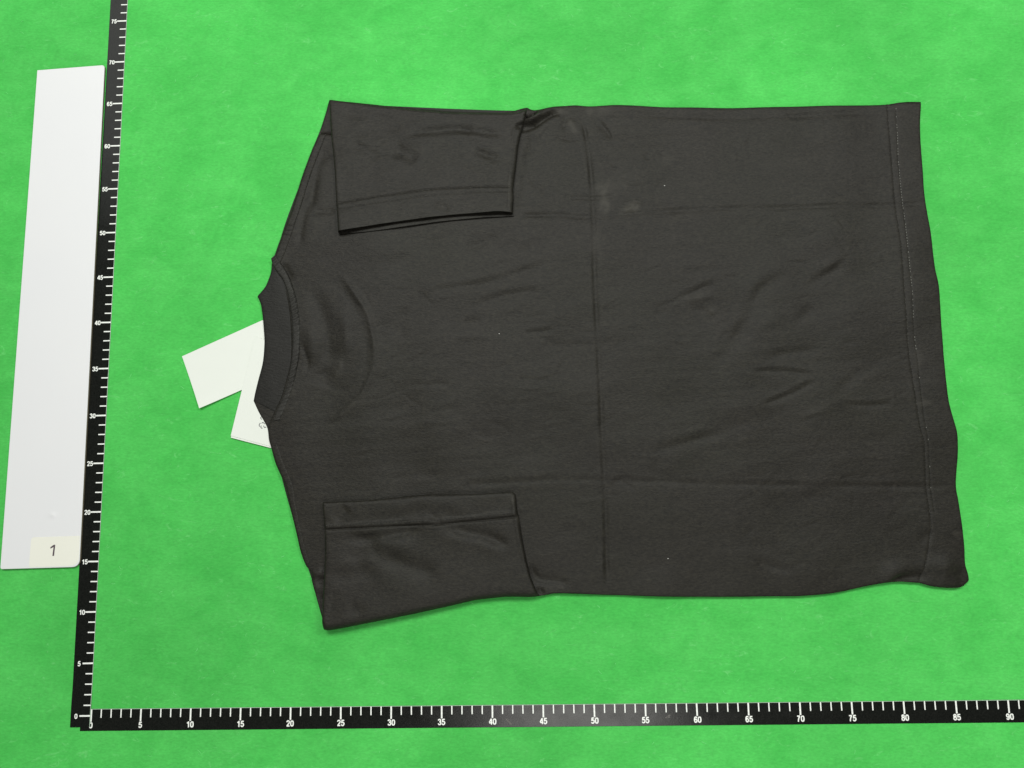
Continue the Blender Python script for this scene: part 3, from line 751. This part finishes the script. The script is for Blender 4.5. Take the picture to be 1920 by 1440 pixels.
WORN_SHEEN = [  # worn pressed spots, their sheen painted in as paler colour: x, y, rx, ry, angle, strength
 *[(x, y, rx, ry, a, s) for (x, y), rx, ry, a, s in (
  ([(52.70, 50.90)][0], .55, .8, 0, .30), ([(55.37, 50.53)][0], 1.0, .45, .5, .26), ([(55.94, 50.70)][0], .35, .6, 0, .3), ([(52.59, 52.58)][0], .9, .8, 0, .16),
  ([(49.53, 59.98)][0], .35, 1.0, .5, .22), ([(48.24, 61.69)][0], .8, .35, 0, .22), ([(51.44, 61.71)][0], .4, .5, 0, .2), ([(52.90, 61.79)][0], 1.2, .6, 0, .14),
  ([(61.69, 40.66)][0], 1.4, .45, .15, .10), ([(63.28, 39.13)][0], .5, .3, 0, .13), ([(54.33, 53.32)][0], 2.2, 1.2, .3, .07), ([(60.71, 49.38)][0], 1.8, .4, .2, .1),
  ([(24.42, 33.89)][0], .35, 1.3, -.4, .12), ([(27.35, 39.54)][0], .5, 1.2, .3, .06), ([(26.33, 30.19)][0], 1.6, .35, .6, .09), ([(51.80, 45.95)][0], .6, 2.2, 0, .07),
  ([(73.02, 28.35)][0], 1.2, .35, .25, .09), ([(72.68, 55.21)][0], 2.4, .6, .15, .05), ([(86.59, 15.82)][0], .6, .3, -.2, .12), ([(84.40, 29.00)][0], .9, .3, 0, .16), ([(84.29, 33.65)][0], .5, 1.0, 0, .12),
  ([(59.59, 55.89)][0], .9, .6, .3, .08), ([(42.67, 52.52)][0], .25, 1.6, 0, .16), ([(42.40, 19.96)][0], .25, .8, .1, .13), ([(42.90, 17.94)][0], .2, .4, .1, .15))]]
def worn_sheen_at(X, Y):
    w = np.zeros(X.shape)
    for x, y, rx, ry, a, s in WORN_SHEEN:
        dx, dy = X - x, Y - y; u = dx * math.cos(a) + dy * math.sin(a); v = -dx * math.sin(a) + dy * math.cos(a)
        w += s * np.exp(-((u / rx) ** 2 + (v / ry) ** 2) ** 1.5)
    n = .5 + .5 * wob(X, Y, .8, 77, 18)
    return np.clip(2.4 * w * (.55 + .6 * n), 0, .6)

_topl = spline(TOP[:-1] + TOPH, 160); _botl = spline(BOT[:-1] + BOTH, 160); _leftl = spline(LEFT, 160); _rightl = spline(RIGHT, 120)
def zbody(X, Y):
    X = np.asarray(X, float); Y = np.asarray(Y, float)
    dt = seg_dist(X, Y, _topl)[0]; db = seg_dist(X, Y, _botl)[0]; dl = seg_dist(X, Y, _leftl)[0]; dr = seg_dist(X, Y, _rightl)[0]
    puff = .30 + .09 * wob(X, Y, 10, 4) + .020 * wob(X, Y, 3.8, 9, 16, 1.3) + .007 * wob(X, Y, 1.5, 21, 18, 1.8)
    # low at the open ends, full along the folded sides
    puff = puff + .12 * np.exp(-(db / 2.2) ** 2) * (.7 + .5 * wob(X, Y, 14, 31)) + .04 * np.exp(-(dt / 1.8) ** 2)
    f = features(X, Y, FEATS)
    fade = np.clip(np.minimum(np.minimum(dt, db), np.minimum(dl, dr)) / .3, 0, 1)
    z = .20 + (puff + f * fade) * (.55 + .45 * edge(np.minimum(dt, db), .38)) * (.55 + .45 * edge(np.minimum(dl, dr), .22))
    # lower-right corner of the hem stands up a little
    return np.maximum(z, .09)

def build_shirt():
    (ox, oy), = [(51.48, 36.15)]
    root = empty('t_shirt', (0, 0, 0))
    tag(root, 'black short sleeved cotton T-shirt lying back up with both sleeves folded in', 't-shirt')
    LF, LR = (.0006, .0014, .0026, .0045, .007), (.0008, .0018, .0034, .0058, .009)
    u = params(430, LF); v = params(330, LR)
    X, Y = coons(TOP, BOT, LEFT, HEM1, u, v)
    back = panel('back_panel', X, Y, zbody(X, Y), M_SHIRT, root, bottom=.05, worn_sheen=worn_sheen_at(X, Y), inset=.5)
    u2 = params(44, (.008, .02, .04, .07)); 
    X, Y = coons(TOPH, BOTH, HEM1, RIGHT, u2, v)
    hem = panel('bottom_hem', X, Y, zbody(X, Y), M_SHIRT, root, bottom=.06, worn_sheen=worn_sheen_at(X, Y), inset=.03)
    # the front layer underneath, showing as a second edge
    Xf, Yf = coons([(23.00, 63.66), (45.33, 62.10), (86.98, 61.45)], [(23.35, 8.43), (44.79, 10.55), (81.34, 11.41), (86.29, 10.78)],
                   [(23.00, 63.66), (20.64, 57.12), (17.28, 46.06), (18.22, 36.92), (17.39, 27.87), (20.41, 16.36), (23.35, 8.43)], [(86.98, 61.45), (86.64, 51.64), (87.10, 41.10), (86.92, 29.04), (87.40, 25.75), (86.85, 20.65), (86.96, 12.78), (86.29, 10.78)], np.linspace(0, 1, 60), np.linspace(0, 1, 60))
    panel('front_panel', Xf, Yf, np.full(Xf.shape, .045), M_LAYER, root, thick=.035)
    pale = lambda s0, s1, p: (lambda t, r: 1 if s0 < t < s1 and r.random() < p else (2 if r.random() < .35 else 0))
    stitches('hem_stitching', HEM1, zbody, hem, .30, .19, .06, .03, 1, lambda t, r: 1 if (r.random() < (.5 if .38 < t < .62 else .12)) else 2, mats=[M_THREAD, M_DUST, M_DARKTHREAD])
    stitches('hem_stitching', HEM2, zbody, hem, .30, .18, .065, .035, 2, lambda t, r: 1 if r.random() < (.85 if (.06 < t < .2 or .24 < t < .36) else .45 if t < .62 else .12) else 0, mats=[M_THREAD, M_PALE, M_DARKTHREAD])

    # ---- collar
    COUT = [(16.89, 45.41), (16.86, 44.58), (16.68, 43.88), (16.28, 42.86), (15.45, 41.83), (15.83, 40.97), (16.09, 39.51), (16.28, 37.92), (16.36, 36.63), (16.24, 34.63), (15.86, 32.93), (15.49, 31.25), (15.40, 30.63)]
    CIN = [(17.56, 45.21), (18.12, 43.61), (18.67, 42.37), (19.11, 40.78), (19.38, 39.15), (19.54, 37.42), (19.57, 35.98), (19.50, 34.28), (19.26, 32.75), (18.84, 31.35), (18.47, 30.35), (18.15, 29.74), (17.94, 29.35)]
    n = 150; uu = np.linspace(0, 1, n); a, b = spline(COUT, uu, (4,)), spline(CIN, uu)
    t = np.r_[0, .01, .03, .06, np.linspace(.1, 1, 18)][:, None, None]
    G = a[None] * (1 - t) + b[None] * t; X, Y = G[..., 0], G[..., 1]; T = np.repeat(t[..., 0], n, 1)
    Lc = np.linalg.norm(np.diff(b, axis=0), axis=1).sum(); s = uu[None] * Lc
    Z = .27 + .09 * edge(T, .12) + .05 * np.sin(T * math.pi) - .03 * T + .012 * wob(X, Y, 3, 5) + .006 * np.sin(s / .17 * 2 * math.pi) * np.clip(T * 6, 0, 1)
    panel('collar', X, Y, Z, M_RIB, root, bottom=.24)
    # shoulder wrapped over from the front, beside the lower collar corner
    A = [(15.37, 30.63), (15.98, 29.39), (16.57, 28.40), (16.93, 27.70), (17.12, 26.70), (17.40, 25.75)]
    B = [(18.05, 29.85), (18.11, 29.40), (18.08, 28.68), (17.99, 27.84), (17.91, 26.63), (18.00, 25.52)]
    uu = np.linspace(0, 1, 40); a, b = spline(A, uu), spline(B, uu); t = np.r_[0, .02, .06, np.linspace(.12, 1, 12)][:, None, None]
    G = a[None] * (1 - t) + b[None] * t; X, Y = G[..., 0], G[..., 1]; T = np.repeat(t[..., 0], 40, 1)
    panel('shoulder_wrap', X, Y, .245 + .035 * edge(T, .15), M_SHIRT, root, bottom=.238)
    # neck tape round the back of the collar, puckered by its stitching
    NT_A = [(16.90, 45.78), (17.09, 45.13), (17.57, 44.35), (18.17, 43.57), (18.72, 42.16), (19.11, 40.29), (19.33, 38.43), (19.41, 36.82), (19.35, 35.00), (19.06, 33.13), (18.63, 31.17), (17.92, 29.56), (17.56, 28.40)]
    NT_B = [(17.46, 46.30), (17.95, 45.40), (18.58, 44.39), (19.09, 43.32), (19.59, 41.84), (19.97, 40.27), (20.21, 38.53), (20.25, 36.81), (20.17, 35.21), (19.90, 33.57), (19.60, 31.88), (18.98, 29.93), (18.39, 28.61)]
    nt_base = lambda X, Y: np.asarray(X) * 0 + .46
    nt = ribbon('neck_tape', NT_A, NT_B, 260, 11, nt_base, .17, M_TAPE, root, ripple=.075, rl=.55, seed=2, skirt=.2)
    zn = lambda X, Y: np.asarray(X) * 0 + .59
    off = lambda A, B, f: [tuple(np.array(p) * (1 - f) + np.array(q) * f) for p, q in zip(A, B)]
    stitches('neck_stitching', off(NT_A, NT_B, .84), zn, nt, .30, .2, .05, .03, 6, lambda t, r: 1 if r.random() < .5 else 2)
    stitches('neck_stitching', off(NT_A, NT_B, .14), zn, nt, .30, .18, .05, .03, 7, lambda t, r: 1 if r.random() < .06 else 2)

    # ---- shoulder seams
    SA = [(21.84, 59.92), (21.03, 57.96), (20.10, 54.98), (19.02, 51.19), (18.07, 48.51), (17.32, 46.15), (17.11, 45.51)]
    SB = [(22.55, 59.77), (21.88, 57.94), (20.89, 54.84), (19.86, 51.11), (19.05, 48.49), (18.24, 46.19), (17.92, 45.43)]
    sh = ribbon('shoulder_seam', SA, SB, 170, 9, lambda X, Y: zbody(X, Y) - .02, .11, M_SHIRT, root, ripple=.02, rl=.7, seed=4, skirt=.12)
    stitches('seam_stitching', off(SA, SB, .9), lambda X, Y: zbody(X, Y) + .03, sh, .32, .2, .055, .03, 8, lambda t, r: 1 if r.random() < .7 else 0)
    SC = [(17.44, 25.75), (18.04, 24.04), (19.13, 21.65), (19.71, 19.29), (20.38, 16.92), (20.83, 15.11), (21.35, 13.83)]
    SD = [(18.16, 25.96), (18.82, 24.19), (19.87, 21.77), (20.32, 19.33), (20.87, 17.02), (21.34, 15.26), (21.75, 14.04)]
    sh2 = ribbon('shoulder_seam', SC, SD, 150, 9, lambda X, Y: zbody(X, Y) - .02, .075, M_SHIRT, root, ripple=.02, rl=.6, seed=5, skirt=.12)
    stitches('seam_stitching', off(SC, SD, .82), lambda X, Y: zbody(X, Y) + .025, sh2, .30, .12, .06, .03, 9, lambda t, r: 1 if r.random() < .6 else 0, across=True)

    # ---- upper sleeve: two layers folded over on to the back
    def sl1_edges():
        return spline(SL1_L[:-1] + SL1_L2, 80), spline(SL1_R[:-1] + SL1_R2, 80), spline(SL1_T, 80), spline(SL1_C, 80)
    eL, eR, eT, eC = sl1_edges()
    def z1(X, Y):
        base = np.minimum(zbody(X, Y), .48)
        dl, dr, dt, dc = (seg_dist(X, Y, e)[0] for e in (eL, eR, eT, eC))
        pos = seg_dist(X, Y, eC)[1]
        gap = .58 + .36 * np.exp(-(pos / .13) ** 2) + .20 * np.exp(-((pos - .93) / .12) ** 2)   # how far the cuff gapes
        lift = .50 + (gap - .50) * np.exp(-(dc / 3.0) ** 2)
        side = edge(np.minimum(dl, dr), .30)
        z = base + .12 + lift * (.25 + .75 * side) + .04 * wob(X, Y, 6, 41) + .012 * wob(X, Y, 2, 43, 16, 1.5) + features(X, Y, SLEEVE_FEATS) * np.clip(np.minimum(dl, np.minimum(dr, dt)) / .3, 0, 1)
        zt = .3 + .35 * edge(dt, .35)                        # rolls down along the fold
        return np.where(dt < .35, zt * 1.0 + (z - .65) * (dt / .35), z)
    uu = params(190, (.002, .005, .01, .018)); vv = params(110, (.004, .01, .02, .035))
    X, Y = coons(SL1_T, SL1_H, SL1_L, SL1_R, uu, vv)
    s1 = panel('sleeve', X, Y, z1(X, Y), M_SHIRT, root, thick=.09, worn_sheen=worn_sheen_at(X, Y))
    tag(s1, 'sleeve folded down from the upper edge, its cuff gaping open')
    vv2 = params(24, (.02, .05, .1))
    X, Y = coons(SL1_H, SL1_C, SL1_L2, SL1_R2, uu, vv2)
    c1 = panel('sleeve_hem', X, Y, z1(X, Y), M_SHIRT, s1, thick=.11, worn_sheen=worn_sheen_at(X, Y))
    X, Y = coons([(23.11, 63.08), (28.02, 62.56), (39.77, 61.45), (44.15, 61.69)], SL1_U, [(23.11, 63.08), (23.70, 55.64), (24.17, 48.33)], [(44.15, 61.69), (43.83, 59.97), (43.22, 55.09), (42.96, 49.87)], np.linspace(0, 1, 110), np.linspace(0, 1, 90))
    eU = spline(SL1_U, 80)
    def z1u(X, Y):
        d, pos, _ = seg_dist(X, Y, eU)
        return np.minimum(zbody(X, Y), .48) + .12 + (.15 + .03 * np.sin(pos * 7)) * np.exp(-(d / 1.5) ** 2)
    panel('sleeve_lower_layer', X, Y, z1u(X, Y), M_SHIRT, s1, thick=.07)
    stitches('cuff_stitching', SL1_H, z1, c1, .30, .2, .055, .025, 12, lambda t, r: 1 if r.random() < .05 else 2)
    stitches('cuff_stitching', SL1_S2, z1, c1, .30, .2, .055, .025, 13, lambda t, r: 1 if r.random() < .05 else 2)

    # ---- lower sleeve: puffed fold hanging over the body's lower edge
    eL, eR, eT, eB = spline(SL2_L1[:-1] + SL2_L2, 80), spline(SL2_R1[:-1] + SL2_R2, 80), spline(SL2_T, 80), spline(SL2_B, 80)
    def z2(X, Y):
        dl, dr, dt, db = (seg_dist(X, Y, e)[0] for e in (eL, eR, eT, eB))
        pos = seg_dist(X, Y, eB)[1]
        top = 1.15 + .05 * wob(X, Y, 7, 51) + .014 * wob(X, Y, 2.2, 53, 16, 1.5)
        top = top + .55 * np.exp(-(db / 3.5) ** 2) * (1 - .75 * pos)          # the fold is fat at its left end
        z = top + features(X, Y, SLEEVE2_FEATS) * np.clip(np.minimum(np.minimum(dl, dr), dt) / .3, 0, 1)
        side = edge(np.minimum(dl, dr), .28)
        z = .45 + (z - .45) * (.45 + .65 * side)
        z = z - .22 * (1 - edge(dt, .4))
        return .22 + (z - .22) * (.25 + .75 * edge(db, 1.0))
    uu = params(190, (.002, .005, .01, .018)); vv = params(140, (.003, .007, .014, .024, .036))
    X, Y = coons(SL2_H, SL2_B, SL2_L2, SL2_R2, uu, vv)
    s2 = panel('sleeve', X, Y, z2(X, Y), M_SHIRT, root, bottom=.50, worn_sheen=worn_sheen_at(X, Y), inset=1.2)
    tag(s2, 'sleeve folded up from the lower edge, lying flat with a puffed fold')
    vv2 = params(30, (.02, .05, .1))
    X, Y = coons(SL2_T, SL2_H, SL2_L1, SL2_R1, uu, vv2)
    c2 = panel('sleeve_hem', X, Y, z2(X, Y), M_SHIRT, s2, thick=.10, worn_sheen=worn_sheen_at(X, Y))
    SL2_S = [tuple(np.array(p) + np.array((0, .42))) for p in SL2_H]
    stitches('cuff_stitching', SL2_S, z2, c2, .30, .2, .05, .022, 15, lambda t, r: 1 if r.random() < .06 else 2)
    X, Y = coons([(23.13, 20.05), (28.16, 20.26), (33.17, 20.72), (38.29, 20.74), (42.63, 20.80)], [(23.47, 11.10), (33.58, 12.26), (44.28, 11.86)], [(23.13, 20.05), (23.46, 16.89), (23.51, 11.12)], [(42.63, 20.80), (43.07, 18.45), (44.28, 11.88)], np.linspace(0, 1, 80), np.linspace(0, 1, 60))
    panel('sleeve_lower_layer', X, Y, np.minimum(zbody(X, Y), .48) + .1 + .12 * np.exp(-(seg_dist(X, Y, eT)[0] / 1) ** 2), M_SHIRT, s2, thick=.07)

build_shirt()

# ---------------------------------------------------------------- specks of lint on the shirt
def lint(px, r, label, seed):
    x, y = px
    bm = bmesh.new(); bmesh.ops.create_icosphere(bm, subdivisions=2, radius=r * .72 * S)
    rnd = random.Random(seed)
    for v in bm.verts: v.co = Vector((v.co.x * 1.2, v.co.y * .8, v.co.z * .5)) * rnd.uniform(.75, 1.25)
    me = bpy.data.meshes.new('lint_speck'); bm.to_mesh(me); bm.free(); me.materials.append(M_LINT)
    o = link(bpy.data.objects.new('lint_speck', me)); o.location = (x * S, y * S, float(zbody(np.array([x]), np.array([y]))[0] + .02) * S)
    tag(o, label, 'lint speck', 'white lint specks on the shirt')
lint([(41.23, 37.16)][0], .075, 'tiny white lint speck left of the shirt\'s long vertical crease', 1)
lint([(59.22, 52.98)][0], .085, 'white lint speck near the upper crease, right of the upper sleeve', 2)
lint([(57.77, 13.90)][0], .07, 'faint white lint speck near the lower edge of the shirt', 3)
